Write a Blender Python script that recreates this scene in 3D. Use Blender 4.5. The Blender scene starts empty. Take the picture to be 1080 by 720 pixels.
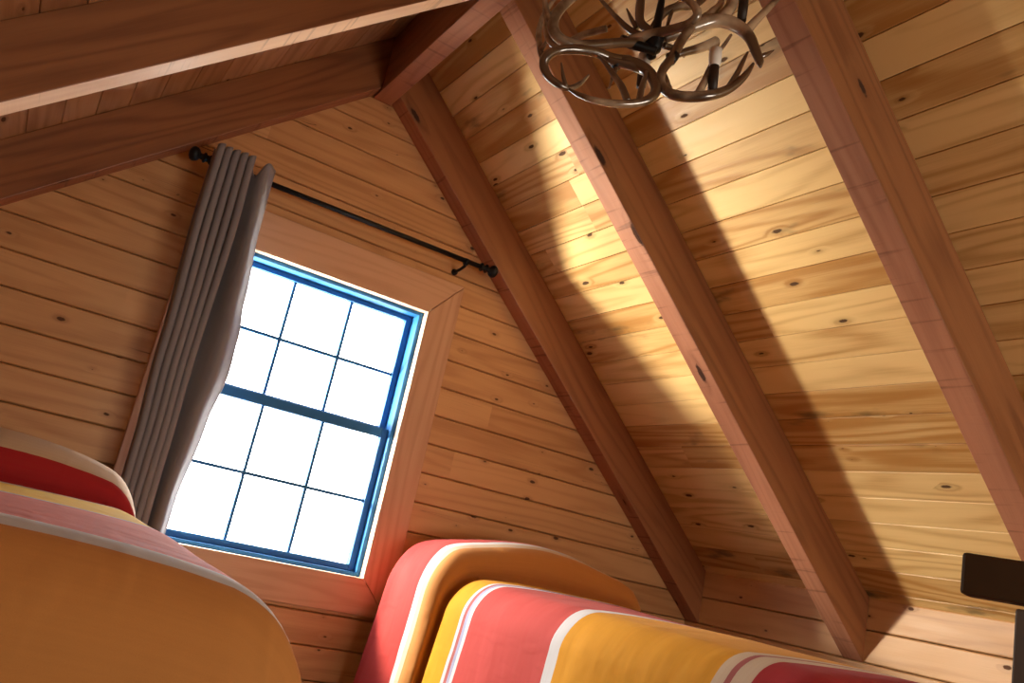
import bpy, bmesh, math, random
from mathutils import Vector, Matrix

random.seed(7)
C = bpy.context.scene.collection
Z0 = 0.78                                   # floor to the calibration datum
CAM = Vector((-0.8607, -3.0, -0.0349 + Z0))
FPX = 904.25
RX, ROLL, YAW = 0.2516, 0.2126, 0.5039
H, SL = 1.8494 + Z0, 0.8796                 # ridge height of roof plane, slope
DZ, TH = 0.2266, 0.0869                     # rafter depth (plumb), thickness
W = 1.9604                                  # knee wall
YB = -4.4                                   # rear of room
NS = math.hypot(1, SL)

# ------------------------------------------------------------------ camera
fwd = Vector((math.sin(YAW) * math.cos(RX), math.cos(YAW) * math.cos(RX), math.sin(RX)))
r0 = fwd.cross(Vector((0, 0, 1))).normalized()
u0 = r0.cross(fwd)
cR = math.cos(ROLL) * r0 + math.sin(ROLL) * u0
cU = -math.sin(ROLL) * r0 + math.cos(ROLL) * u0
cam_d = bpy.data.cameras.new('camera')
cam = bpy.data.objects.new('camera', cam_d)
C.objects.link(cam)
M = Matrix((cR, cU, -fwd)).transposed().to_4x4()
M.translation = CAM
cam.matrix_world = M
cam_d.sensor_width = 36.0
cam_d.lens = 36.0 * FPX / 1080.0
cam_d.clip_start = 0.02
bpy.context.scene.camera = cam


def pt(px, py, depth):
    """world point seen in direction of a photo pixel at a distance along the view axis"""
    return CAM + (fwd + cR * ((px - 540) / FPX) - cU * ((py - 360) / FPX)) * depth


# ------------------------------------------------------------------ materials
def mat(name):
    m = bpy.data.materials.new(name)
    m.use_nodes = True
    nt = m.node_tree
    b = nt.nodes['Principled BSDF']
    return m, nt, b


class NT:
    def __init__(s, nt):
        s.nt = nt

    def n(s, t, **kw):
        x = s.nt.nodes.new(t)
        for k, v in kw.items():
            setattr(x, k, v)
        return x

    def l(s, a, b):
        s.nt.links.new(a, b)

    def math(s, op, a, b=None, c=None, clamp=False):
        x = s.n('ShaderNodeMath', operation=op)
        x.use_clamp = clamp
        for i, v in enumerate((a, b, c)):
            if v is None:
                continue
            if isinstance(v, (int, float)):
                x.inputs[i].default_value = v
            else:
                s.l(v, x.inputs[i])
        return x.outputs[0]

    def mix(s, fac, a, b, mode='MIX'):
        x = s.n('ShaderNodeMix', data_type='RGBA', blend_type=mode)
        for i, v in ((0, fac), (6, a), (7, b)):
            if isinstance(v, (int, float)):
                x.inputs[i].default_value = v
            elif isinstance(v, tuple):
                x.inputs[i].default_value = v if len(v) == 4 else v + (1,)
            else:
                s.l(v, x.inputs[i])
        return x.outputs[2]

    def smooth(s, v, lo, hi, o0=0.0, o1=1.0):
        x = s.n('ShaderNodeMapRange', interpolation_type='SMOOTHSTEP')
        s.l(v, x.inputs[0])
        x.inputs[1].default_value = lo
        x.inputs[2].default_value = hi
        x.inputs[3].default_value = o0
        x.inputs[4].default_value = o1
        return x.outputs[0]

    def scaled(s, vec, sx, sy, ox=0.0):
        x = s.n('ShaderNodeMapping')
        x.inputs['Scale'].default_value = (sx, sy, 1)
        x.inputs['Location'].default_value = (ox, ox * .7, 0)
        s.l(vec, x.inputs[0])
        return x.outputs[0]

    def noise(s, vec, scale=1.0, detail=2.0, rough=.5, dist=0.0):
        x = s.n('ShaderNodeTexNoise', noise_dimensions='2D')
        x.inputs['Scale'].default_value = scale
        x.inputs['Detail'].default_value = detail
        x.inputs['Roughness'].default_value = rough
        x.inputs['Distortion'].default_value = dist
        s.l(vec, x.inputs['Vector'])
        return x.outputs[0]


def pine(name, light, dark, knot, tone=.35, kx=4.0, ky=9.0, ksize=.16, kthr=.45, rough=.42,
         saw=0.0, stain=0.0, ringamp=.5, spec=.5, check=0.0):
    m, nt, b = mat(name)
    g = NT(nt)
    uv = g.n('ShaderNodeUVMap', uv_map='UVMap').outputs[0]
    at = g.n('ShaderNodeAttribute', attribute_name='tone')
    # knots
    kv = g.scaled(uv, kx, ky)
    vo = g.n('ShaderNodeTexVoronoi', voronoi_dimensions='2D', feature='F1')
    vo.inputs['Scale'].default_value = 1.0
    g.l(kv, vo.inputs['Vector'])
    wob = g.noise(uv, 90, 2)
    dist = g.math('ADD', vo.outputs['Distance'], g.math('MULTIPLY', g.math('SUBTRACT', wob, .5), .03))
    sep = g.n('ShaderNodeSeparateColor')
    g.l(vo.outputs['Color'], sep.inputs[0])
    rad = g.math('MULTIPLY', g.math('MAXIMUM', g.math('SUBTRACT', sep.outputs[0], kthr), 0), ksize)
    kn = g.math('SUBTRACT', rad, dist)
    core = g.smooth(kn, -.006, .02)
    halo = g.math('MULTIPLY', g.smooth(kn, -.14, .01), g.smooth(rad, .0, .03))
    # grain
    n1 = g.noise(g.scaled(uv, .55, 6.5, 3.1), 1, 1.5)
    n2 = g.noise(g.scaled(uv, 3.0, 40, 1.7), 1, 3)
    n3 = g.noise(g.scaled(uv, 6, 260, 5.3), 1, 2)
    sx = g.n('ShaderNodeSeparateXYZ')
    g.l(uv, sx.inputs[0])
    ph = g.math('ADD', g.math('MULTIPLY', n1, 46), g.math('MULTIPLY', sx.outputs[1], 60))
    ph = g.math('ADD', ph, g.math('MULTIPLY', halo, 4))
    ring = g.math('MULTIPLY_ADD', g.math('SINE', ph), .5, .5)
    ring = g.math('POWER', ring, 2.2)
    gr = g.math('ADD', g.math('MULTIPLY', ring, ringamp), g.math('MULTIPLY', n2, .38))
    gr = g.math('ADD', gr, g.math('MULTIPLY', n3, .22))
    gr = g.math('ADD', gr, g.math('MULTIPLY', g.math('SUBTRACT', at.outputs['Fac'], .5), tone))
    big = g.noise(g.scaled(uv, 1.1, 4, 9.0), 1, 2)
    gr = g.math('ADD', gr, g.math('MULTIPLY', g.math('SUBTRACT', big, .5), .45))
    fac = g.smooth(gr, .05, 1.05)
    col = g.mix(fac, light, dark)
    col = g.mix(g.math('MULTIPLY', halo, .25), col, tuple(.5 * a for a in dark))
    col = g.mix(g.math('MULTIPLY', core, .92), col, knot)
    if stain:
        st = g.noise(g.scaled(uv, 2.2, 7, 21), 1, 4, .6)
        st2 = g.smooth(st, .60, .78, 0, stain)
        st2 = g.math('MULTIPLY', st2, g.smooth(at.outputs['Fac'], .45, .75))
        col = g.mix(st2, col, (.09, .075, .035))
    if check:
        cr = g.noise(g.scaled(uv, 1.3, 42, 13), 1, 1)
        crm = g.smooth(g.math('ABSOLUTE', g.math('SUBTRACT', cr, .5)), 0, .006, 1, 0)
        lo = g.smooth(g.noise(g.scaled(uv, .9, 9, 4), 1, 1), .62, .68, 0, check)
        col = g.mix(g.math('MULTIPLY', crm, lo), col, tuple(.25 * a for a in dark))
    g.l(col, b.inputs['Base Color'])
    rr = g.math('MULTIPLY_ADD', n2, .18, rough - .09)
    rr = g.math('ADD', rr, g.math('MULTIPLY', core, .4), clamp=True)
    g.l(rr, b.inputs['Roughness'])
    b.inputs['Specular IOR Level'].default_value = spec
    h = g.math('ADD', g.math('MULTIPLY', n3, .5), g.math('MULTIPLY', ring, -.4))
    h = g.math('ADD', h, g.math('MULTIPLY', core, -.3))
    if saw:
        s1 = g.noise(g.scaled(uv, 120, 6, 2), 1, 2)
        h = g.math('ADD', h, g.math('MULTIPLY', s1, saw))
        ln = g.noise(g.scaled(uv, 45, 2.2, 8), 1, 2, .6)
        col2 = g.mix(g.smooth(ln, .6, .74, 0, .45), col, tuple(.4 * a for a in dark))
        g.l(col2, b.inputs['Base Color'])
    bp = g.n('ShaderNodeBump')
    bp.inputs['Strength'].default_value = .25
    bp.inputs['Distance'].default_value = .002
    g.l(h, bp.inputs['Height'])
    g.l(bp.outputs[0], b.inputs['Normal'])
    return m


def plain(name, col, rough=.5, metal=0.0, spec=.5, nscale=0, namp=.3):
    m, nt, b = mat(name)
    b.inputs['Base Color'].default_value = col + (1,)
    b.inputs['Roughness'].default_value = rough
    b.inputs['Metallic'].default_value = metal
    b.inputs['Specular IOR Level'].default_value = spec
    if nscale:
        g = NT(nt)
        tc = g.n('ShaderNodeTexCoord')
        nz = g.n('ShaderNodeTexNoise')
        nz.inputs['Scale'].default_value = nscale
        nz.inputs['Detail'].default_value = 4
        g.l(tc.outputs['Object'], nz.inputs['Vector'])
        c = g.mix(g.math('MULTIPLY', nz.outputs[0], namp), col, tuple(.35 * a for a in col))
        g.l(c, b.inputs['Base Color'])
    return m


M_WALL = pine('honey_pine_siding', (.67, .385, .175), (.45, .215, .08), (.07, .025, .012),
              kx=5, ky=10, ksize=.15, kthr=.5, rough=.5, tone=.35, ringamp=.28, check=.9)
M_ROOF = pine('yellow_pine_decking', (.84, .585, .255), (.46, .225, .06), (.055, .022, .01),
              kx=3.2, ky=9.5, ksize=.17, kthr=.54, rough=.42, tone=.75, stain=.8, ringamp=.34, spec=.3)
M_ROOFL = pine('shaded_pine_decking', (.46, .25, .13), (.28, .13, .06), (.055, .022, .01),
               kx=3.2, ky=9.5, ksize=.17, kthr=.54, rough=.5, tone=.6, ringamp=.34, spec=.25)  # left-slope copy of the decking, darkened to carry that slope's shade
M_BEAM = pine('red_brown_timber', (.34, .14, .055), (.17, .06, .024), (.03, .011, .006),
              kx=1.6, ky=5.2, ksize=.2, kthr=.55, rough=.42, tone=.3, ringamp=.3)
M_SOFF = pine('red_brown_sawn_timber', (.42, .18, .10), (.23, .085, .045), (.03, .011, .006),
              kx=1.8, ky=6, ksize=.2, kthr=.55, rough=.58, tone=.3, ringamp=.22, saw=1.6, spec=.25)
M_LIT = pine('lit_sawn_timber', (.86, .63, .46), (.70, .46, .32), (.08, .03, .015),
              kx=1.8, ky=6, ksize=.2, kthr=.6, rough=.34, tone=.2, ringamp=.2, saw=.6)  # window light on one rafter's underside, put into a paler base colour
M_CASE = pine('pine_casing', (.66, .40, .25), (.50, .27, .15), (.10, .04, .02),
              kx=1, ky=4, ksize=.05, kthr=.8, rough=.5, tone=.25, ringamp=.3)
M_JAMB = pine('pale_pine_jamb', (.80, .66, .50), (.66, .48, .33), (.3, .16, .08),
              kx=1, ky=4, ksize=.02, kthr=.9, rough=.5, tone=.1, ringamp=.2)
M_FLOOR = pine('brown_plank_floor', (.11, .055, .028), (.06, .028, .014), (.02, .01, .006), rough=.4)
M_DARKW = plain('dark_timber', (.06, .032, .015), .6, spec=.15, nscale=14, namp=.6)
M_GLAREBLUE = plain('glare_blue_sash', (.02, .13, .34), .5, spec=.2)  # black frame; the window's blue glare is put into its base colour
M_IRON = plain('black_iron', (.012, .013, .016), .42, .6)
M_BRONZE = plain('dark_bronze_sleeve', (.022, .011, .007), .55)
M_CUP = plain('white_candle_cup', (.78, .76, .73), .5)
M_MATT = plain('mattress_ticking', (.6, .57, .5), .85)


def glass_mat():
    m, nt, b = mat('window_glass')
    g = NT(nt)
    nt.nodes.remove(b)
    out = [n for n in nt.nodes if n.type == 'OUTPUT_MATERIAL'][0]
    tr = g.n('ShaderNodeBsdfTransparent')
    gl = g.n('ShaderNodeBsdfGlossy')
    gl.inputs['Roughness'].default_value = .02
    mx = g.n('ShaderNodeMixShader')
    mx.inputs[0].default_value = .05
    g.l(tr.outputs[0], mx.inputs[1])
    g.l(gl.outputs[0], mx.inputs[2])
    g.l(mx.outputs[0], out.inputs[0])
    return m


M_GLASS = glass_mat()


def antler_mat():
    m, nt, b = mat('antler_bone')
    g = NT(nt)
    tc = g.n('ShaderNodeTexCoord')
    nz = g.n('ShaderNodeTexNoise')
    nz.inputs['Scale'].default_value = 9
    nz.inputs['Detail'].default_value = 5
    g.l(tc.outputs['Object'], nz.inputs['Vector'])
    f = g.smooth(nz.outputs[0], .34, .56)
    c = g.mix(f, (.50, .37, .25), (.07, .035, .018))
    g.l(c, b.inputs['Base Color'])
    b.inputs['Roughness'].default_value = .3
    b.inputs['Coat Weight'].default_value = 1
    b.inputs['Coat IOR'].default_value = 1.8
    b.inputs['Coat Roughness'].default_value = .14
    bp = g.n('ShaderNodeBump')
    bp.inputs['Strength'].default_value = .3
    bp.inputs['Distance'].default_value = .003
    g.l(nz.outputs[0], bp.inputs['Height'])
    g.l(bp.outputs[0], b.inputs['Normal'])
    return m


M_ANT = antler_mat()


def curtain_mat():
    m, nt, b = mat('grey_curtain_cloth')
    g = NT(nt)
    uv = g.n('ShaderNodeUVMap', uv_map='UVMap').outputs[0]
    w = g.noise(g.scaled(uv, 900, 250), 1, 2)
    c = g.mix(w, (.27, .265, .30), (.19, .19, .225))
    g.l(c, b.inputs['Base Color'])
    b.inputs['Roughness'].default_value = .8
    b.inputs['Specular IOR Level'].default_value = .2
    b.inputs['Sheen Weight'].default_value = .2
    out = [n for n in nt.nodes if n.type == 'OUTPUT_MATERIAL'][0]
    tl = g.n('ShaderNodeBsdfTranslucent')
    tl.inputs[0].default_value = (.22, .19, .18, 1)
    mx = g.n('ShaderNodeMixShader')
    mx.inputs[0].default_value = .06
    g.l(b.outputs[0], mx.inputs[1])
    g.l(tl.outputs[0], mx.inputs[2])
    g.l(mx.outputs[0], out.inputs[0])
    return m


M_CURT = curtain_mat()

RED, CRIM, PINK = (.40, .03, .032), (.36, .011, .022), (.42, .045, .045)
ORA, YEL, WHI, CRE = (.54, .235, .065), (.64, .29, .008), (.56, .58, .62), (.58, .46, .33)
LINE = (.35, .10, .10)


def cloth_mat(name, stripes):
    """stripes: list of (start position along the blanket in m, colour)"""
    m, nt, b = mat(name)
    g = NT(nt)
    uv = g.n('ShaderNodeUVMap', uv_map='UVMap').outputs[0]
    sx = g.n('ShaderNodeSeparateXYZ')
    g.l(uv, sx.inputs[0])
    wob = g.noise(uv, 6, 2)
    v = g.math('ADD', sx.outputs[1], g.math('MULTIPLY', g.math('SUBTRACT', wob, .5), .012))
    L = 4.0
    v = g.math('DIVIDE', v, L)
    cr = g.n('ShaderNodeValToRGB')
    cr.color_ramp.interpolation = 'CONSTANT'
    el = cr.color_ramp.elements
    flat = []
    for p, c in stripes:
        flat.append((p / L, c))
    while len(el) > 1:
        el.remove(el[-1])
    el[0].position = 0
    el[0].color = flat[0][1] + (1,)
    for p, c in flat[1:]:
        e = el.new(p)
        e.color = c + (1,)
    g.l(v, cr.inputs[0])
    wv = g.noise(g.scaled(uv, 700, 700), 1, 1)
    slub = g.noise(g.scaled(uv, 4, 160), 1, 2)
    c = g.mix(g.math('MULTIPLY', g.math('ADD', wv, slub), .13), cr.outputs[0], (.25, .08, .03))
    g.l(c, b.inputs['Base Color'])
    b.inputs['Roughness'].default_value = .85
    b.inputs['Specular IOR Level'].default_value = .15
    b.inputs['Sheen Weight'].default_value = .03
    bp = g.n('ShaderNodeBump')
    bp.inputs['Strength'].default_value = .5
    bp.inputs['Distance'].default_value = .009
    wr1 = g.noise(g.scaled(uv, 5, 14), 1, 2, .4, 0)
    wr2 = g.smooth(g.noise(g.scaled(uv, 22, 9), 1, 1, .4, 0), .5, .85)
    g.l(g.math('ADD', g.math('ADD', wr1, g.math('MULTIPLY', wr2, .25)), g.math('MULTIPLY', wv, .03)), bp.inputs['Height'])
    g.l(bp.outputs[0], b.inputs['Normal'])
    return m


# ------------------------------------------------------------------ mesh helpers
def newbm():
    bm = bmesh.new()
    bm.loops.layers.uv.new('UVMap')
    bm.loops.layers.float_color.new('tone')
    return bm


def obj(name, bm, mats, parent=None, smooth=False, bevel=0.0):
    me = bpy.data.meshes.new(name)
    bmesh.ops.recalc_face_normals(bm, faces=bm.faces)
    bm.to_mesh(me)
    bm.free()
    for m in (mats if isinstance(mats, (list, tuple)) else [mats]):
        me.materials.append(m)
    if smooth:
        for p in me.polygons:
            p.use_smooth = True
    o = bpy.data.objects.new(name, me)
    C.objects.link(o)
    if parent is not None:
        o.parent = parent
        o.matrix_parent_inverse = parent.matrix_basis.inverted()
    if bevel:
        md = o.modifiers.new('bevel', 'BEVEL')
        md.width = bevel
        md.segments = 2
        md.limit_method = 'ANGLE'
        md.angle_limit = math.radians(35)
    return o


def thing(name, label, cat, loc=(0, 0, 0), group=None):
    o = bpy.data.objects.new(name, None)
    C.objects.link(o)
    o.location = loc
    tag(o, label, cat, group)
    return o


def tag(o, label, cat, group=None):
    o['label'] = label
    o['category'] = cat
    if group:
        o['group'] = group
    return o


def struct(o):
    o['kind'] = 'structure'
    return o


def hexa(bm, P, uaxis, mi=0, off=None, tone=None, sub=None):
    """box from 8 points (bottom 4, top 4); uv in metres, u along uaxis"""
    uvl = bm.loops.layers.uv['UVMap']
    tl = bm.loops.layers.float_color['tone']
    off = off or (random.uniform(0, 50), random.uniform(0, 50))
    tone = random.random() if tone is None else tone
    vs = [bm.verts.new(p) for p in P]
    ua = Vector(uaxis).normalized()
    out = []
    for idx in ((0, 1, 2, 3), (4, 5, 6, 7), (0, 1, 5, 4), (1, 2, 6, 5), (2, 3, 7, 6), (3, 0, 4, 7)):
        f = bm.faces.new([vs[i] for i in idx])
        f.normal_update()
        n = f.normal
        va = n.cross(ua)
        if va.length < .3:
            va = Vector((0, 0, 1)) if abs(n.z) < .9 else Vector((0, 1, 0))
            ub = n.cross(va)
        else:
            ub = ua
        va.normalize()
        f.material_index = mi
        for lp in f.loops:
            lp[uvl].uv = (lp.vert.co.dot(ub) + off[0], lp.vert.co.dot(va) + off[1])
            lp[tl] = (tone, tone, tone, 1)
        out.append(f)
    return out


def box(bm, x0, x1, y0, y1, z0, z1, uaxis=(1, 0, 0), **kw):
    return hexa(bm, [(x0, y0, z0), (x1, y0, z0), (x1, y1, z0), (x0, y1, z0),
                     (x0, y0, z1), (x1, y0, z1), (x1, y1, z1), (x0, y1, z1)], uaxis, **kw)


def tube(bm, pts, radii, seg=10, cap=True):
    pts = [Vector(p) for p in pts]
    if isinstance(radii, (int, float)):
        radii = [radii] * len(pts)
    rings = []
    prev = None
    for i, p in enumerate(pts):
        t = (pts[min(i + 1, len(pts) - 1)] - pts[max(i - 1, 0)]).normalized()
        if prev is None:
            a = Vector((0, 0, 1)) if abs(t.z) < .9 else Vector((1, 0, 0))
            n = t.cross(a).normalized()
        else:
            n = (prev - t * prev.dot(t)).normalized()
        prev = n
        bn = t.cross(n)
        rings.append([bm.verts.new(p + (n * math.cos(2 * math.pi * k / seg) + bn * math.sin(2 * math.pi * k / seg)) * radii[i])
                      for k in range(seg)])
    for a, b in zip(rings, rings[1:]):
        for k in range(seg):
            bm.faces.new((a[k], a[(k + 1) % seg], b[(k + 1) % seg], b[k]))
    if cap:
        bm.faces.new(rings[0])
        bm.faces.new(rings[-1])


def spline(pts, n=6):
    """Catmull-Rom through tuples"""
    out = []
    P = [pts[0]] + list(pts) + [pts[-1]]
    for i in range(1, len(P) - 2):
        a, b, c, d = P[i - 1:i + 3]
        for k in range(n):
            t = k / n
            out.append(tuple(.5 * (2 * b[j] + (c[j] - a[j]) * t + (2 * a[j] - 5 * b[j] + 4 * c[j] - d[j]) * t * t
                                   + (3 * b[j] - a[j] - 3 * c[j] + d[j]) * t ** 3) for j in range(len(b))))
    out.append(tuple(pts[-1]))
    return out


def lathe(bm, origin, axis, prof, seg=20):
    """prof: (distance along axis, radius)"""
    ax = Vector(axis).normalized()
    o = Vector(origin)
    tube(bm, [o + ax * d for d, r in prof], [max(r, 1e-4) for d, r in prof], seg)


# ------------------------------------------------------------------ boards
def clip_poly(poly, a, b, c):
    """keep a*x+b*y<=c"""
    out = []
    for i in range(len(poly)):
        p, q = poly[i], poly[(i + 1) % len(poly)]
        dp, dq = a * p[0] + b * p[1] - c, a * q[0] + b * q[1] - c
        if dp <= 0:
            out.append(p)
        if dp * dq < 0:
            t = dp / (dp - dq)
            out.append((p[0] + (q[0] - p[0]) * t, p[1] + (q[1] - p[1]) * t))
    return out


def board_panel(bm, to_world, normal, pieces, thick, groove, chamfer):
    """pieces: polygons (u, v) already clipped, each one plank; top face raised by chamfer edges"""
    uvl = bm.loops.layers.uv['UVMap']
    tl = bm.loops.layers.float_color['tone']
    n = Vector(normal)
    for poly, v0, v1 in pieces:
        if len(poly) < 3:
            continue
        tone = random.random()
        ou, ov = random.uniform(0, 60), random.uniform(0, 60)

        def face(ps):
            vs = [bm.verts.new(p[2]) for p in ps]
            try:
                f = bm.faces.new(vs)
            except ValueError:
                return
            for lp, p in zip(f.loops, ps):
                lp[uvl].uv = (p[0] + ou, p[1] + ov)
                lp[tl] = (tone, tone, tone, 1)
        # bands across the plank: groove wall, chamfer, flat, chamfer, groove wall
        g, c = groove, chamfer
        cuts = [(v0, -thick), (v0 + g, -thick), (v0 + g, -c), (v0 + g + c, 0), (v1 - g - c, 0), (v1 - g, -c), (v1 - g, -thick), (v1, -thick)]
        for (va, ha), (vb, hb) in zip(cuts, cuts[1:]):
            if abs(vb - va) < 1e-9:
                xs = [p for p in clip_poly(clip_poly(poly, 0, 1, va + 1e-5), 0, -1, -(va - 1e-5))]
                if len(xs) < 2:
                    continue
                u0, u1 = min(p[0] for p in xs), max(p[0] for p in xs)
                ps = [(u0, va, to_world(u0, va) + n * ha), (u1, va, to_world(u1, va) + n * ha),
                      (u1, va, to_world(u1, va) + n * hb), (u0, va, to_world(u0, va) + n * hb)]
            else:
                q = clip_poly(clip_poly(poly, 0, 1, vb), 0, -1, -va)
                if len(q) < 3:
                    continue
                ps = [(u, v, to_world(u, v) + n * (ha + (hb - ha) * (v - va) / (vb - va))) for u, v in q]
            face(ps)


def split_lengths(u0, u1, lo, hi):
    out, u = [], u0 - random.uniform(0, lo)
    while u < u1:
        w = random.uniform(lo, hi)
        out.append((max(u, u0), min(u + w, u1)))
        u += w
    return [a for a in out if a[1] - a[0] > .02]


# ---- gable wall (back) with window hole
WX0, WX1 = -0.392, 0.392            # casing inner opening
WZ0, WZ1 = -0.1832 + Z0, 0.8363 + Z0
PITCH, PH = 0.1123, 0.0115 + Z0


def rows(z0, z1):
    k = math.floor((z0 - PH) / PITCH)
    while PH + k * PITCH < z1:
        yield PH + k * PITCH, PH + (k + 1) * PITCH
        k += 1


bm = newbm()
pieces = []
for a, b in rows(0, H):
    lo, hi = max(a, 0), min(b, H)
    for u0, u1 in split_lengths(-W, W, 1.4, 3.6):
        base = [(u0, lo), (u1, lo), (u1, hi), (u0, hi)]
        base = clip_poly(base, SL, 1, H + .02)
        if len(base) >= 3:
            base = clip_poly(base, -SL, 1, H + .02)
        if len(base) < 3:
            continue
        if hi <= WZ0 - .03 or lo >= WZ1 + .03:
            pieces.append((base, a, b))
            continue
        L = clip_poly(base, 1, 0, WX0 - .02)
        R = clip_poly(base, -1, 0, -(WX1 + .02))
        Mid = clip_poly(clip_poly(base, 1, 0, WX1 + .02), -1, 0, -(WX0 - .02)) if base else []
        for q in (L, R):
            if len(q) >= 3:
                pieces.append((q, a, b))
        if len(Mid) >= 3:
            for q in (clip_poly(Mid, 0, 1, WZ0 - .02), clip_poly(Mid, 0, -1, -(WZ1 + .02))):
                if len(q) >= 3:
                    pieces.append((q, a, b))
board_panel(bm, lambda u, v: Vector((u, 0, v)), (0, -1, 0), pieces, .02, .0016, .004)
# solid backing outside the boards, leaving the opening
for x0, x1, z0, z1 in ((-W - .2, WX0 - .015, 0, H), (WX1 + .015, W + .2, 0, H), (WX0 - .015, WX1 + .015, 0, WZ0 - .015), (WX0 - .015, WX1 + .015, WZ1 + .015, H + .2)):
    box(bm, x0, x1, .02, .15, z0 - .1 if z0 == 0 else z0, z1 + .1 if z1 > H - .01 else z1)
struct(obj('wall_back', bm, M_WALL))

# ---- knee walls
for nm, sx in (('wall_right', 1), ('wall_left', -1)):
    bm = newbm()
    pieces = []
    for a, b in rows(0, H - SL * W):
        for u0, u1 in split_lengths(YB, 0, 1.5, 3):
            pieces.append(([(u0, max(a, 0)), (u1, max(a, 0)), (u1, min(b, H - SL * W + .005)), (u0, min(b, H - SL * W + .005))], a, b))
    board_panel(bm, lambda u, v: Vector((sx * W, u, v)), (-sx, 0, 0), pieces, .02, .0016, .004)
    x0, x1 = sorted((sx * (W + .02), sx * (W + .12)))
    box(bm, x0, x1, YB, .02, -.05, H - SL * W + .02, uaxis=(0, 1, 0))
    struct(obj(nm, bm, M_WALL))

# ---- ceiling: both slopes in one mesh
bm = newbm()
SP, SPH = 0.1057, 0.7807
STOT = (W + .02) * NS
for sx in (1, -1):
    pieces = []
    k = math.floor(-SPH / SP)
    while SPH + k * SP < STOT:
        a = SPH + k * SP
        b = a + SP
        for u0, u1 in split_lengths(YB - .1, .02, 2.4, 4.4):
            pieces.append(([(u0, max(a, 0)), (u1, max(a, 0)), (u1, min(b, STOT)), (u0, min(b, STOT))], a, b))
        k += 1
    nrm = Vector((-sx * SL, 0, -1)) / NS
    n0 = len(bm.faces)
    board_panel(bm, lambda u, v: Vector((sx * v / NS, u, H - SL * v / NS)), nrm, pieces, .015, .0009, .0016)
    bm.faces.ensure_lookup_table()
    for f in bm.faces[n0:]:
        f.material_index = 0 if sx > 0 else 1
    up = -nrm
    P = []
    for h in (.016, .1):
        for (xx, yy) in ((0, YB - .1), (W + .14, YB - .1), (W + .14, .16), (0, .16)):
            p = Vector((sx * xx, yy, H - SL * xx)) + up * h
            if xx == 0:
                p.x = 0
                p.z = H + h * NS
            P.append(p)
    hexa(bm, P, (0, 1, 0))
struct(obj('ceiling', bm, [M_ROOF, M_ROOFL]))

# ---- floor and the wall behind the camera
bm = newbm()
x = -W
while x < W:
    for u0, u1 in split_lengths(YB, 0, 1.2, 2.4):
        box(bm, x + .001, min(x + .13, W) - .001, u0, u1 - .002, -.03, 0, uaxis=(0, 1, 0))
    x += .13
box(bm, -W - .1, W + .1, YB - .1, .1, -.08, -.03)
struct(obj('floor', bm, M_FLOOR))
bm = newbm()
pieces = []
for a, b in rows(0, H):
    for u0, u1 in split_lengths(-W, W, 1.4, 3.6):
        base = clip_poly([(u0, max(a, 0)), (u1, max(a, 0)), (u1, min(b, H)), (u0, min(b, H))], SL, 1, H + .02)
        base = clip_poly(base, -SL, 1, H + .02) if len(base) >= 3 else []
        if len(base) >= 3:
            pieces.append((base, a, b))
board_panel(bm, lambda u, v: Vector((u, YB, v)), (0, 1, 0), pieces, .02, .0016, .004)
box(bm, -W - .2, W + .2, YB - .12, YB - .02, -.1, H + .2)
struct(obj('wall_front', bm, M_FLOOR))

# ------------------------------------------------------------------ rafters, ridge
RB, RZ = 0.0367, 1.5784 + Z0


def rafter(sx, y0, label, under=None):
    bm = newbm()
    top = lambda x: H - SL * x
    pr = [(RB, top(RB)), (W, top(W)), (W, top(W) - DZ), (RB, top(RB) - DZ)]
    y1 = y0 - TH
    # order: bottom four then top four
    P = [(sx * RB, y1, pr[3][1]), (sx * W, y1, pr[2][1]), (sx * W, y0, pr[2][1]), (sx * RB, y0, pr[3][1]),
         (sx * RB, y1, pr[0][1]), (sx * W, y1, pr[1][1]), (sx * W, y0, pr[1][1]), (sx * RB, y0, pr[0][1])]
    fs = hexa(bm, P, (sx, 0, -SL))
    fs[0].material_index = 1
    o = obj('roof_rafter', bm, [M_BEAM, under or M_SOFF], bevel=.003)
    return tag(o, label, 'beam', 'roof rafters')


Y2, Y3 = -0.8379, -1.6803
rafter(1, 0, 'red-brown right-slope rafter lying flat against the window wall')
rafter(1, Y2, 'red-brown right-slope rafter in the middle, between the wall rafter and the rightmost one')
rafter(1, Y3, 'rightmost red-brown rafter, running down behind the dark rail')
rafter(-1, 0, 'red-brown left-slope rafter against the window wall, above the curtain')
rafter(-1, Y2, 'large left-slope rafter nearest the camera at top left with bright underside', M_LIT)
bm = newbm()
fs = box(bm, -RB, RB, YB, 0, RZ, H - .03, uaxis=(0, 1, 0))
fs[0].material_index = 1
tag(obj('ridge_beam', bm, [M_BEAM, M_SOFF], bevel=.003), 'red-brown ridge beam running along the peak of the roof', 'beam')

# ------------------------------------------------------------------ window
win = bpy.data.objects.new('window_1', None)
C.objects.link(win)
win.location = (0, 0, WZ0)
struct(win)
OX0, OX1 = -0.53, 0.5178
OZ1, OZ0 = 1.0238 + Z0 - .055, -0.31 + Z0
cw = .128
yc = -.02
OX0, OX1 = WX0 - cw, WX1 + cw
OZ0, OZ1 = WZ0 - cw, WZ1 + cw + .02


def casing(P, ua, nm='casing_board'):
    bm = newbm()
    hexa(bm, P, ua)
    obj(nm, bm, M_CASE, win, bevel=.004)


def quad8(a, b, c, d, y0, y1):
    return [(p[0], y0, p[1]) for p in (a, b, c, d)] + [(p[0], y1, p[1]) for p in (a, b, c, d)]


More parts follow.
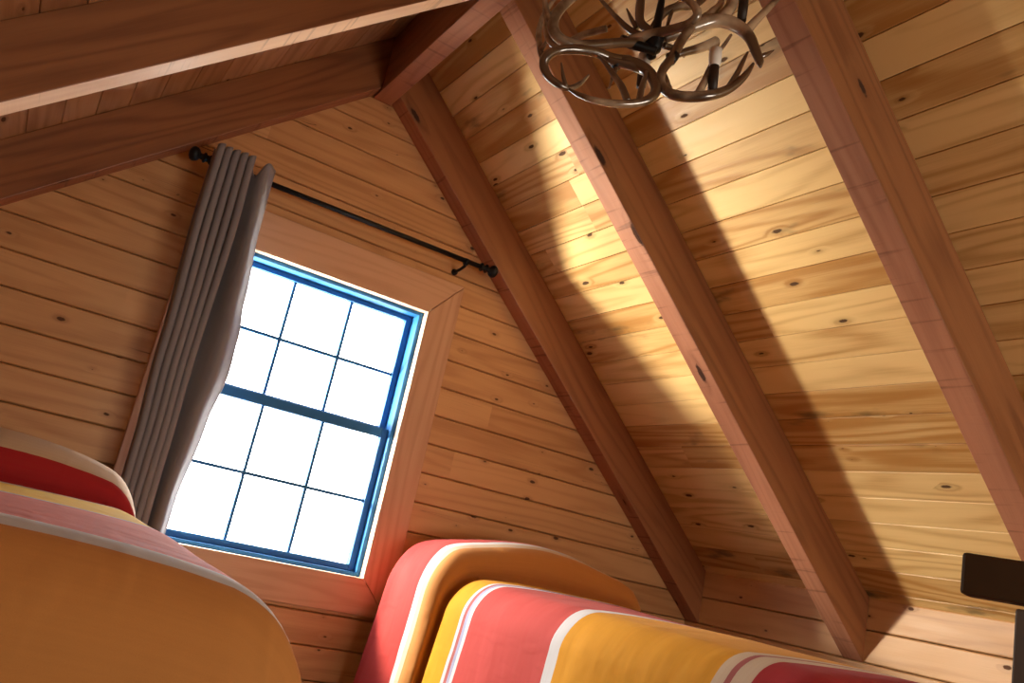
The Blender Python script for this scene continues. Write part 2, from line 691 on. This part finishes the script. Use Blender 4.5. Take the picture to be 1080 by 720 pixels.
e = .001
casing(quad8((OX0, OZ1), (OX1, OZ1), (WX1, WZ1 + e), (WX0, WZ1 + e), yc, -.0005), (1, 0, 0))
casing(quad8((OX0, OZ0), (OX1, OZ0), (WX1, WZ0 - e), (WX0, WZ0 - e), yc, -.0005), (1, 0, 0))
casing(quad8((OX0, OZ0 + e), (OX0, OZ1 - e), (WX0 - e, WZ1), (WX0 - e, WZ0), yc, -.0005), (0, 0, 1))
casing(quad8((OX1, OZ0 + e), (OX1, OZ1 - e), (WX1 + e, WZ1), (WX1 + e, WZ0), yc, -.0005), (0, 0, 1))
# jamb lining
bm = newbm()
jt = .014
box(bm, WX0 - jt, WX0, yc + .002, .13, WZ0 - jt, WZ1 + jt, uaxis=(0, 0, 1))
box(bm, WX1, WX1 + jt, yc + .002, .13, WZ0 - jt, WZ1 + jt, uaxis=(0, 0, 1))
box(bm, WX0, WX1, yc + .002, .13, WZ1, WZ1 + jt)
box(bm, WX0, WX1, yc + .002, .13, WZ0 - jt, WZ0)
obj('jamb', bm, M_JAMB, win)
# outer frame (dark)
GX0, GX1, GZ0, GZ1 = -0.332, 0.351, -0.1463 + Z0, 0.8019 + Z0
bm = newbm()
fy0, fy1 = .02, .125
box(bm, WX0, WX0 + .016, fy0, fy1, WZ0, WZ1)
box(bm, WX1 - .016, WX1, fy0, fy1, WZ0, WZ1)
box(bm, WX0 + .016, WX1 - .016, fy0, fy1, WZ1 - .014, WZ1)
box(bm, WX0 + .016, WX1 - .016, fy0, fy1, WZ0, WZ0 + .014)
obj('window_frame', bm, M_GLAREBLUE, win, bevel=.002)


def sash(nm, z0, z1, y0, y1, zh, rail_b, rail_t, xl, xr):
    """z0,z1: glass limits"""
    bm = newbm()
    X0, X1 = WX0 + .017, WX1 - .017
    box(bm, X0, xl, y0, y1, z0 - rail_b, z1 + rail_t)
    box(bm, xr, X1, y0, y1, z0 - rail_b, z1 + rail_t)
    box(bm, xl, xr, y0, y1, z0 - rail_b, z0)
    box(bm, xl, xr, y0, y1, z1, z1 + rail_t)
    s = obj(nm, bm, M_GLAREBLUE, win, bevel=.002)
    ym = (y0 + y1) / 2
    for i in (1, 2):
        xm = xl + (xr - xl) * i / 3
        bm = newbm()
        box(bm, xm - .0055, xm + .0055, ym - .006, ym + .006, z0, z1)
        m = obj('muntin', bm, M_GLAREBLUE, s)
    bm = newbm()
    box(bm, xl, xr, ym - .0061, ym + .0061, zh - .0055, zh + .0055)
    obj('muntin', bm, M_GLAREBLUE, s)
    bm = newbm()
    box(bm, xl - .003, xr + .003, ym - .0015, ym + .0015, z0 - .003, z1 + .003)
    obj('glass_pane', bm, M_GLASS, s)


ZM = .3444 + Z0
sash('upper_sash', ZM + .027, GZ1, .082, .112, .5789 + Z0, .04, WZ1 - .0145 - GZ1, GX0, GX1)
sash('lower_sash', GZ0, ZM - .018, .045, .078, .0855 + Z0, GZ0 - WZ0 - .0145, .036, GX0, GX1)

# ------------------------------------------------------------------ curtain rod
RODZ, RODY = 1.068 + Z0, -.09
rod = thing('curtain_rod', 'black curtain rod with turned finials above the window', 'curtain rod', (0, RODY, RODZ))
bm = newbm()
tube(bm, [(-.545, RODY, RODZ - .012), (.545, RODY, RODZ - .003)], .0095, 14)
obj('rod', bm, M_IRON, rod, smooth=True)
for s in (-1, 1):
    zz = RODZ - .0075 + s * .0045
    bm = newbm()
    lathe(bm, (s * .53, RODY, zz), (s, 0, 0),
          [(0, .011), (.004, .017), (.010, .017), (.014, .012), (.022, .012), (.026, .018), (.031, .018), (.035, .011),
           (.043, .011), (.048, .019), (.055, .024), (.064, .026), (.072, .022), (.078, .012), (.080, .001)], 18)
    obj('finial', bm, M_IRON, rod, smooth=True)
    bm = newbm()
    bx = s * .468
    zb = RODZ - .0075 + s * .004
    tube(bm, [(bx, -.002, zb - .03), (bx, -.05, zb - .028), (bx, RODY, zb - .02)], .006, 8)
    tube(bm, [(bx, -.0005, zb - .03), (bx, -.006, zb - .03)], .013, 16)
    tube(bm, [(bx - .007, RODY, zb - .004), (bx + .007, RODY, zb - .004)], .0145, 14)
    obj('bracket', bm, M_IRON, rod, smooth=True)

# ------------------------------------------------------------------ curtain
bm = newbm()
uvl = bm.loops.layers.uv['UVMap']
NU, NV = 240, 90
grid = []
CZ1, CZ0 = 1.118 + Z0, -.24 + Z0
folds = 5.0


def lerpk(keys, z):
    for (za, a), (zb, b) in zip(keys, keys[1:]):
        if z >= zb:
            t = (z - za) / (zb - za)
            t = t * t * (3 - 2 * t)
            return a + (b - a) * t
    return keys[-1][1]


for j in range(NV + 1):
    t = j / NV
    z = CZ1 + (CZ0 - CZ1) * t
    zl = z - Z0
    xl = lerpk([(1.12, -.535), (.9, -.535), (.4, -.515), (.1, -.50), (-.3, -.49)], zl)
    xm = lerpk([(1.12, -.405), (.8, -.395), (.4, -.40), (.1, -.395), (-.3, -.39)], zl)
    xr = lerpk([(1.12, -.322), (.9, -.318), (.62, -.30), (.5, -.285), (.38, -.28), (.2, -.30), (-.08, -.325), (-.3, -.33)], zl)
    row = []
    for i in range(NU + 1):
        s = i / NU
        if s < .72:
            q = s / .72
            x = xl + (xm - xl) * q
            amp = .036 - .006 * t
            y = RODY + amp * math.sin(2 * math.pi * (folds * q + .25)) - .004
            x += .006 * math.sin(4 * math.pi * folds * q)
        else:
            q = (s - .72) / .28
            x = xm + (xr - xm) * q
            y = RODY - .004 + .030 * math.cos(2 * math.pi * q * .9) * (1 - .25 * q) + .012 * q * math.sin(7 * zl + .5)
        zz = z
        if j == 0:
            pass
        # header dips between pleats
        if t < .1:
            k = 1 - t / .1
            if .72 < s:
                dip = .055 * math.exp(-((s - .79) / .05) ** 2)
            else:
                dip = .007 * (1 - math.cos(2 * math.pi * (folds * s / .72 + .25)))
            zz -= dip * k
        row.append(bm.verts.new(((x + .86) * .983 - .86, y - .056 + .004 * math.sin(5 * zl + 9 * s), zz - .018 * (zl))))
    grid.append(row)
for j in range(NV):
    for i in range(NU):
        f = bm.faces.new((grid[j][i], grid[j][i + 1], grid[j + 1][i + 1], grid[j + 1][i]))
        for lp, (a, b) in zip(f.loops, ((i, j), (i + 1, j), (i + 1, j + 1), (i, j + 1))):
            lp[uvl].uv = (a / NU * .9, b / NV * 1.4)
cur = obj('curtain', bm, M_CURT, smooth=True)
md = cur.modifiers.new('thickness', 'SOLIDIFY')
md.thickness = .003
tag(cur, 'grey curtain panel gathered in pleats at the left of the window', 'curtain')


# ------------------------------------------------------------------ beds
def make_bed(xc, hw, ztop, yfoot, label, yhead=-.06):
    t = thing('bed', label, 'bed', (xc, -1, 0))
    bm = newbm()
    box(bm, xc - hw + .075, xc + hw - .075, yfoot + .09, yhead - .02, ztop - .26, ztop - .11)
    obj('mattress', bm, M_MATT, t, bevel=.04)
    bm = newbm()
    box(bm, xc - hw + .07, xc + hw - .07, yfoot + .09, yhead, ztop - .40, ztop - .262)
    obj('bed_frame', bm, M_DARKW, t, bevel=.006)
    for a in (-1, 1):
        for yy in (yfoot + .12, yhead - .06):
            bm = newbm()
            x = xc + a * (hw - .1)
            box(bm, x - .035, x + .035, yy - .035, yy + .035, 0, ztop - .4005)
            obj('leg', bm, M_DARKW, t, bevel=.004)
    return t


def superell(q, p):
    q = min(abs(q), 1.0)
    return (1 - q ** p) ** (1 / p)


def blanket(xc, hw, ztop, prof, yfoot, r, rf, drop, dropf, pillow_hw, bulge, mat_, label, crease_t, wr=.006, flare=.10, seed=0, crown=.02, sink=0.0, sinkx=0.0, flaref=.05, hp=3.0, crown0=None, skew=0.0):
    """prof: (y, hump height) down the bed centre, wall to foot; beyond yfoot it falls over the end"""
    rnd = random.Random(seed)
    pr = spline(prof, 8)
    ys = [(p[0], p[1]) for p in pr]
    arc = [0]
    for a, b in zip(ys, ys[1:]):
        arc.append(arc[-1] + math.hypot(a[0] - b[0], a[1] - b[1]))
    tot = arc[-1]

    def at(t):
        if t >= tot:
            return ys[-1]
        for k in range(len(arc) - 1):
            if arc[k + 1] >= t:
                f = (t - arc[k]) / max(arc[k + 1] - arc[k], 1e-9)
                return (ys[k][0] + (ys[k + 1][0] - ys[k][0]) * f, ys[k][1] + (ys[k + 1][1] - ys[k][1]) * f)
        return ys[-1]
    # last profile point sits where the foot rounding starts

    def edge(d, rr, fl):
        if d <= 0:
            return 0.0, 0.0
        q = rr * math.pi / 2
        if d < q:
            return rr * math.sin(d / rr), rr * (1 - math.cos(d / rr))
        return rr + fl * (d - q), rr + (d - q)
    bm = newbm()
    uvl = bm.loops.layers.uv['UVMap']
    fl_half = hw - r
    smax = fl_half + r * math.pi / 2 + drop
    tmax = tot + (rf * math.pi / 2 + dropf if dropf > 0 else 0)
    NS_, NT_ = 130, int(tmax / .0125)
    ph = [rnd.uniform(0, 6.28) for _ in range(12)]
    G = []
    UV = []
    for j in range(NT_ + 1):
        t = tmax * j / NT_
        y, h = at(min(t, tot))
        dt = max(0, t - tot)
        row = []
        ur = []
        pk = min(1.0, max(0.0, h / .12))
        for i in range(NS_ + 1):
            s = -smax + 2 * smax * i / NS_
            sg = 1 if s >= 0 else -1
            ds = max(0, abs(s) - fl_half)
            base = min(abs(s), fl_half)
            if ds > 0 and dt > 0:
                d = (ds ** 4 + dt ** 4) ** .25
                rr = (r * ds + rf * dt) / (ds + dt)
                fl = (flare * ds + flaref * dt) / (ds + dt)
                o, dn = edge(d, rr, fl)
                ox, oy = o * ds / d, o * dt / d
                d2 = d
            elif ds > 0:
                ox, dn = edge(ds, r, flare)
                oy = 0
                d2 = ds
            else:
                oy, dn = edge(dt, rf, flaref)
                ox = 0
                d2 = dt
            # pillow hump across
            q = abs(s) / (pillow_hw + .12)
            hh = h * superell(min(q, 1), hp)
            x = base + ox + bulge * pk * min(1.0, max(0.0, (abs(s) - fl_half * .75) / (fl_half * .35)))
            cw_ = crown if crown0 is None else crown0 + (crown - crown0) * min(1, max(0, t / tot)) ** 2
            z = ztop + hh - dn - cw_ * (min(abs(s), hw) / hw) ** 2.5
            ty = t / max(tot, .1)
            z -= sink * max(0.0, (t - .7) / (tot - .7)) ** 1.5 if t < tot else sink
            # side folds and wrinkles
            if d2 > r * .8:
                k = min(1, (d2 - r * .8) / .25)
                fold = math.sin(9 * t + ph[0]) * .6 + math.sin(17 * t + ph[1] + 2 * d2) * .4
                if dt == 0:
                    x += wr * 1.6 * k * fold
                else:
                    oy += wr * k * (math.sin(7 * s + ph[2]) + .6 * math.sin(15 * s + ph[3] + 3 * d2))
            z += wr * .35 * (math.sin(11 * s + 5 * t + ph[4]) * math.sin(7 * t + ph[5]))
            # tuck crease
            cg = math.exp(-((t - crease_t) / .022) ** 2)
            if ds > 0:
                x -= .028 * cg
            row.append(bm.verts.new((xc + sg * x, y - oy, z)))
            ur.append((s, t - skew * ds if s > 0 else t))
        G.append(row)
        UV.append(ur)
    for j in range(NT_):
        for i in range(NS_):
            f = bm.faces.new((G[j][i], G[j][i + 1], G[j + 1][i + 1], G[j + 1][i]))
            for lp, (a, b) in zip(f.loops, ((i, j), (i + 1, j), (i + 1, j + 1), (i, j + 1))):
                lp[uvl].uv = (UV[b][a][0] + 3, UV[b][a][1])
    o = obj('striped_blanket', bm, mat_, smooth=True)
    md = o.modifiers.new('thickness', 'SOLIDIFY')
    md.thickness = .004
    md.offset = -1
    tag(o, label, 'blanket')
    print(label, 'arc:', [(round(prof[k][0], 2), round(arc[min(k * 8, len(arc) - 1)], 3)) for k in range(len(prof))], 'tot', tot)
    return o


BT = -.09 + Z0
# right bed
prof_r = [(-.06, .02), (-.085, .08), (-.15, .13), (-.26, .145), (-.36, .145), (-.44, .122), (-.475, .08), (-.478, .04), (-.462, .006),
          (-.482, -.004), (-.54, .010), (-.66, .006), (-1.0, .0), (-1.4, 0), (-1.82, -.005)]


def stripes_at(prof, items):
    """items: (y or None, hump height, colour): turns places on the bed into lengths along the cloth"""
    sp = spline(prof, 8)
    arc = [0]
    for a, b in zip(sp, sp[1:]):
        arc.append(arc[-1] + math.hypot(a[0] - b[0], a[1] - b[1]))
    out = []
    for y, h, c in items:
        if y < sp[-1][0]:
            out.append((arc[-1] + sp[-1][0] - y, c))
            continue
        k = min(range(len(sp)), key=lambda q: math.hypot(sp[q][0] - y, sp[q][1] - h))
        out.append((arc[k], c))
    return out


def band(y, h, w, a=WHI):
    """a white woven band with fine coloured threads, starting at y"""
    return [(y, h, a), (y - .40 * w, h, LINE), (y - .40 * w - .004, h, a), (y - .62 * w, h, LINE2), (y - .62 * w - .003, h, a)]


LINE2 = (.30, .33, .50)
tf = stripes_at(prof_r, [(-.36, .145, WHI), (-.46, .105, ORA), (-.475, -.004, YEL)])
t1, t2, t3 = (q[0] for q in tf)
tail = stripes_at(prof_r, [(-.60, .008, WHI)])[0][0] - .60          # length along the cloth = tail - y
st_r = [(0, RED), (t1 - .01, WHI), (t1 + .022, LINE), (t1 + .025, CRE), (t1 + .055, ORA), (t3 - .006, YEL)]
for y, w, nxt, a in ((-.605, .062, PINK, WHI), (-1.085, .058, YEL, WHI), (-1.655, .09, CRIM, CRE), (-2.15, .07, YEL, WHI)):
    t = tail - y
    st_r += [(t, a), (t + .4 * w, LINE), (t + .4 * w + .005, a), (t + .66 * w, LINE2), (t + .66 * w + .004, a), (t + w, nxt)]
M_CR = cloth_mat('striped_cotton_right', st_r)
blanket(.89, .405, BT, prof_r, -1.9, .11, .12, .42, .42, .33, .05, M_CR,
        'striped red, yellow and white blanket on the bed right of the window', stripes_at(prof_r, [(-.47, .0, RED)])[0][0], seed=3, hp=1.85)
make_bed(.89, .405, BT, -1.9, 'bed hidden under the striped blanket right of the window')
# left bed
prof_l = [(-.20, .02), (-.225, .07), (-.29, .115), (-.38, .13), (-.47, .122), (-.535, .09), (-.56, .05), (-.56, .016),
          (-.55, -.004), (-.58, -.006), (-.65, .0), (-.78, .0), (-1.0, .0), (-1.4, 0), (-1.90, 0)]
tl = stripes_at(prof_l, [(-.41, .128, CRE), (-.54, .08, CRIM), (-.55, -.01, CRE), (-.8, 0, YEL)])
tail = tl[3][0] + .8 * 0 - .8
T = lambda y: tl[3][0] + (-.8 - y)
ROSE, LEM = (.66, .16, .11), (.80, .52, .03)
st_l = [(0, ORA), (tl[0][0], CRE), (tl[0][0] + .06, LINE), (tl[0][0] + .064, CRE), (tl[1][0], CRIM), (tl[2][0], CRE), (T(-.72), LEM), (T(-1.22), WHI), (T(-1.24), ROSE),
        (T(-1.87), WHI), (T(-1.885), LINE), (T(-1.890), WHI), (T(-1.906), LINE2), (T(-1.909), WHI), (T(-1.928), ORA), (T(-2.75), WHI), (T(-2.8), ROSE)]
M_CL = cloth_mat('striped_cotton_left', st_l)
blanket(-.945, .475, BT, prof_l, -2.03, .10, .13, .40, .42, .36, .0, M_CL,
        'striped blanket with broad orange end on the bed at the lower left', tl[2][0], seed=8, hp=2.2, crown=.055, crown0=.004, skew=.3, flare=.03, flaref=.03)
make_bed(-.945, .475, BT, -2.03, 'bed hidden under the orange-ended blanket at the lower left', -.21)

# ------------------------------------------------------------------ dark timber frame at the right edge
fr = thing('timber_frame', 'dark brown timber rail over a post at the right edge, beyond the right bed', 'frame', (.8, -2.3, 0))
bm = newbm()
hexa(bm, [(.703, -2.035, .088 + Z0), (.763, -2.015, .088 + Z0), (1.06, -2.66, .088 + Z0), (1.0, -2.68, .088 + Z0),
          (.703, -2.035, .164 + Z0), (.763, -2.015, .164 + Z0), (1.06, -2.66, .164 + Z0), (1.0, -2.68, .164 + Z0)], (0, 1, 0))
obj('rail', bm, M_DARKW, fr, bevel=.006)

# ------------------------------------------------------------------ antler chandelier
D0 = (Vector((0, -1.765, 1.0 + Z0)) - CAM).dot(fwd)
HUB = pt(690, 42, D0)
ch = thing('antler_chandelier', 'chandelier of interlocking deer antlers hanging from the ridge beam', 'chandelier', tuple(HUB))


def antler(branches):
    """branches: list of [(px,py,radius_px,depth offset m), ...]"""
    bm = newbm()
    for br in branches:
        sp = spline(br, 7)
        P, R = [], []
        for x, y, r, d in sp:
            P.append(pt(x, y, D0 + d))
            R.append((max(r, .5) * 1.22 + .15) * (D0 + d) / FPX)
        tube(bm, P, R, 12)
    return obj('antler', bm, M_ANT, ch, smooth=True)


def pxtube(nm, m, pts, seg=14):
    bm = newbm()
    tube(bm, [pt(x, y, D0 + d) for x, y, r, d in pts], [r * (D0 + d) / FPX for x, y, r, d in pts], seg)
    return obj(nm, bm, m, ch, smooth=True)


# upper-left beam sweeping from the hub round and up
antler([[(676, 45, 4.5, -.02), (655, 45, 4.2, -.04), (632, 47, 4.4, -.06), (608, 48, 5, -.08), (592, 42, 5, -.09), (584, 32, 5, -.09), (584, 20, 5, -.08),
         (592, 8, 4.5, -.06), (606, -4, 3.5, -.03), (622, -18, 2, 0)],
        [(597, 46, 4, -.08), (585, 48, 3, -.08), (577, 38, 2.4, -.07), (575, 18, 2, -.05), (574, 0, 1.2, -.03)],
        [(584, 28, 3.5, -.09), (578, 16, 3, -.08), (575, 4, 2.2, -.07), (573, -12, 1, -.06)]])
# lower-left loop, upper half
antler([[(664, 64, 4.5, -.08), (646, 62, 4.5, -.10), (628, 55, 4.2, -.12), (608, 52, 4.2, -.14), (590, 53, 4, -.15), (577, 59, 4.4, -.16),
         (573.5, 69, 4, -.16), (579, 81, 3.4, -.16), (590, 89.5, 3, -.16), (601, 93, 2.6, -.15), (612, 88, 2, -.14), (621, 79, .8, -.13)],
        [(597, 91, 2, -.16), (594, 80, 1.5, -.16), (592, 66, .5, -.16)]])
# lower-left loop, lower half
antler([[(655, 63, 4, -.09), (672, 68, 5, -.11), (685, 77, 5, -.13), (692, 92, 4.6, -.16), (687, 103, 4.2, -.18), (672, 108.5, 3.6, -.19), (650, 109.5, 3.3, -.20),
         (628, 106, 2.8, -.20), (612, 100.5, 2.3, -.19), (600, 94, 1, -.18)],
        [(662, 107, 3.4, -.19), (656, 92, 3, -.17), (648, 80, 2.6, -.15), (638, 66, 1.8, -.13), (630, 58, .8, -.12)],
        [(674, 108, 3, -.19), (677, 92, 2.6, -.17), (682, 76, 1.6, -.14)],
        [(684, 76, 4.5, -.12), (668, 70, 4.2, -.11), (650, 66, 3.6, -.11), (641, 62, 3, -.11)]])
# short pale tine
antler([[(650, 72, 1.9, -.13), (646, 82, 1.5, -.14), (642.5, 93, .6, -.15)]])
# far-left outer curve
antler([[(640, 30, 3, .08), (612, 38, 3, .10), (588, 52, 2.8, .10), (573, 60, 2.6, .10), (569, 46, 2.6, .11), (568.5, 31, 2.4, .12), (574, 15, 2.2, .13), (584, 0, 1.6, .14), (598, -14, .8, .14)],
        [(571, 52, 2, .10), (576, 44, 1.4, .09), (577.5, 35, .6, .09)]])
# upper right: curls from the hub to the top
antler([[(664, 43, 4.5, -.01), (688, 36, 4.4, -.01), (710, 31, 4.2, -.03), (727, 25, 4, -.05), (735.5, 15, 3.8, -.06), (731, 5, 3.2, -.05), (720, -3, 2.8, -.03), (704, -10, 1.4, 0)],
        [(690, 36, 4, 0), (676, 24, 3.6, .02), (675, 8, 4, .04), (678, -10, 3, .06)]])
# main right beam with long tines
antler([[(700, 40, 5, 0), (722, 32, 5, 0), (745, 24, 6, .01), (763, 22, 6, .01), (780, 29, 5.6, 0), (791, 40, 4.8, -.02), (797, 54, 4.2, -.03), (801, 64, 3.6, -.04), (802, 71, 1, -.05)],
        [(760, 20, 5, .01), (770, 8, 5, .03), (776, -8, 4, .05)],
        [(786, 34, 4.4, 0), (797, 22, 3.6, .02), (810, 9, 3, .05), (826, -7, 1.6, .08)],
        [(799, 61, 2.6, -.03), (808, 57.5, 2, -.03), (816, 53, .5, -.02)],
        [(741, 22, 4.5, .01), (752, 13, 4, .03), (760, 4, 3, .05), (764, -10, 2, .07)]])
# lower-right loop
antler([[(730, 29, 3.4, -.07), (722, 38, 4, -.08), (715, 49, 4.3, -.10), (709, 61, 4.2, -.12), (700, 72, 4, -.14), (696.5, 82, 4, -.15), (699, 92, 4.2, -.16), (709, 99.5, 4.5, -.17),
         (726, 102, 4.6, -.17), (745, 101, 4.5, -.17), (762, 97, 4.2, -.16), (776, 89, 3.6, -.15), (787, 78, 2.8, -.14), (794.5, 67, 1.3, -.13)],
        [(736, 99, 3.6, -.17), (743, 86, 3.2, -.15), (750, 70, 2.6, -.12), (756, 58, 1, -.10)],
        [(769, 92, 3.2, -.15), (777, 78, 2.4, -.14), (783, 66, 2, -.12), (788.5, 55, .8, -.11)],
        [(707, 97, 3, -.16), (704, 88, 2.4, -.14), (702, 78, 1, -.12)]])
# dark stub pointing right, slender tine beside it
antler([[(704, 60, 3, -.04), (722, 55, 3.4, -.03), (740, 50, 4, -.01), (755, 44, 4.6, .01)],
        [(700, 48, 3, 0), (712, 52, 2.4, .01), (722, 60, 1, .02)]])
antler([[(757, 56, 1.8, -.02), (764, 47, 1.6, 0), (771, 37, 1.2, .02)]])
# small upper inner tines
antler([[(690, 40, 3.4, .04), (668, 34, 3, .05), (650, 18, 2, .07), (634, 0, 1.4, .09), (626, -10, .6, .1)],
        [(672, 30, 2.4, .05), (666, 20, 1.8, .06), (661, 9, .5, .07)]])
antler([[(688, 30, 3, .05), (700, 14, 3.6, .06), (716, 7, 3.6, .07), (732, 6, 3, .08), (748, -6, 2, .09)],
        [(709, 11, 1.8, .06), (706, 20, 1.6, .05), (703, 30, 1.2, .04)]])
# metal hub, clamps, candle sleeves and cups
bm = newbm()
lathe(bm, HUB + Vector((0, 0, -.045)), (0, 0, 1), [(0, .004), (.006, .010), (.014, .009), (.022, .017), (.05, .019), (.07, .009), (.20, .005), (.24, .007), (.25, .004)], 20)
obj('hub', bm, M_IRON, ch, smooth=True)
pxtube('clamp', M_IRON, [(712, 58, 5.4, -.115), (707, 65, 5.2, -.125)])
pxtube('clamp', M_IRON, [(655, 42, 5.5, -.035), (666, 46, 6, -.025), (692, 54, 4.6, -.03)])
pxtube('clamp', M_IRON, [(643, 63, 5, -.10), (653, 70, 5, -.11)])
for (x0, y0, x1, y1, dd, lab) in ((755, 52, 751, 98, -.14, 0), (680, 58, 676, 92, .02, 0), (787, -22, 782, 22, .05, 0)):
    vx, vy = x1 - x0, y1 - y0
    L = math.hypot(vx, vy)
    vx, vy = vx / L, vy / L
    pxtube('candle_cup', M_CUP, [(x0, y0, 6.6, dd), (x0 + vx * 9, y0 + vy * 9, 6.8, dd - .004), (x0 + vx * 15, y0 + vy * 15, 6.2, dd - .006), (x0 + vx * 20, y0 + vy * 20, 4.8, dd - .008)])
    pxtube('candle_sleeve', M_BRONZE, [(x0 + vx * 18, y0 + vy * 18, 5.2, dd - .008), (x1, y1, 5, dd - .02)])
# chain up to the ridge beam
z = HUB.z + .20
k = 0
while z < RZ - .012:
    bm = newbm()
    cx_, cy_ = HUB.x, HUB.y
    N = 16
    loop = []
    for q in range(N + 1):
        a = 2 * math.pi * q / N
        dx = .009 * math.cos(a)
        dzz = .020 * math.sin(a)
        loop.append((cx_ + (dx if k % 2 else 0), cy_ + (0 if k % 2 else dx), min(z + dzz + .018, RZ - .001)))
    tube(bm, loop, .0025, 6, cap=False)
    obj('chain_link', bm, M_IRON, ch, smooth=True)
    z += .031
    k += 1
bm = newbm()
lathe(bm, (HUB.x, HUB.y, RZ), (0, 0, -1), [(0, .045), (.006, .045), (.014, .03), (.03, .008), (.05, .005)], 20)
obj('canopy', bm, M_IRON, ch, smooth=True)
# visible post of the timber frame
bm = newbm()
p = pt(1070, 641, 1.66)
box(bm, p.x, p.x + .07, p.y - .07, p.y, 0, p.z - .0)
obj('post', bm, M_DARKW, fr, bevel=.005)
bm = newbm()
box(bm, .955, 1.035, -2.66, -2.58, 0, .0885 + Z0)
obj('post', bm, M_DARKW, fr, bevel=.005)
bm = newbm()
tube(bm, [(p.x + .035, p.y - .035, p.z - .01), (p.x + .035, p.y - .035, .0885 + Z0)], .014, 12)
obj('dowel', bm, M_DARKW, fr)

# ------------------------------------------------------------------ ground outside, well below the loft window
M_GRASS = plain('dry_grass_ground', (.36, .32, .22), .9, spec=.1, nscale=3, namp=.5)
bm = newbm()
box(bm, -12, 12, .4, 24, -2.75, -2.6)
struct(obj('ground', bm, M_GRASS))

# ------------------------------------------------------------------ light
sc = bpy.context.scene
w = bpy.data.worlds.new('sky')
sc.world = w
w.use_nodes = True
bg = w.node_tree.nodes['Background']
bg.inputs[0].default_value = (.93, .97, 1.0, 1)
bg.inputs[1].default_value = 8.0


def area(nm, loc, target, size, power, col, size_y=None, shape='RECTANGLE', portal=False):
    l = bpy.data.lights.new(nm, 'AREA')
    l.shape = shape
    l.size = size
    if size_y:
        l.size_y = size_y
    l.energy = power
    l.color = col
    o = bpy.data.objects.new(nm, l)
    C.objects.link(o)
    o.location = loc
    o.rotation_euler = (Vector(target) - Vector(loc)).to_track_quat('-Z', 'Y').to_euler()
    if portal:
        l.cycles.is_portal = True
    return o


area('window_portal', (0, .16, .327 + Z0), (0, -1, .327 + Z0), .8, 1, (1, 1, 1), 1.05, portal=True)
area('glare_stand_in', (-.55, .48, .27 + Z0), (1.3, -1.2, .75 + Z0), .2, 52, (1, .90, .72), shape='DISK')
area('glare_stand_in', (.55, .55, .12 + Z0), (-.85, -.9, 1.0 + Z0), .2, 14, (1, .92, .78), shape='DISK')  # lamp added outside the window to brighten the left rafter's underside
area('rear_fill', (.75, YB + .15, .0 + Z0), (-.6, -.5, .25 + Z0), 1.5, 22, (1, .86, .70), .7)

sc.view_settings.view_transform = 'Standard'
sc.view_settings.look = 'None'
sc.view_settings.exposure = 1.0
sc.view_settings.gamma = 1
sc.view_settings.use_curve_mapping = False
sc.cycles.max_bounces = 10
sc.cycles.diffuse_bounces = 6
sc.cycles.use_denoising = True
sc.cycles.sample_clamp_indirect = 6
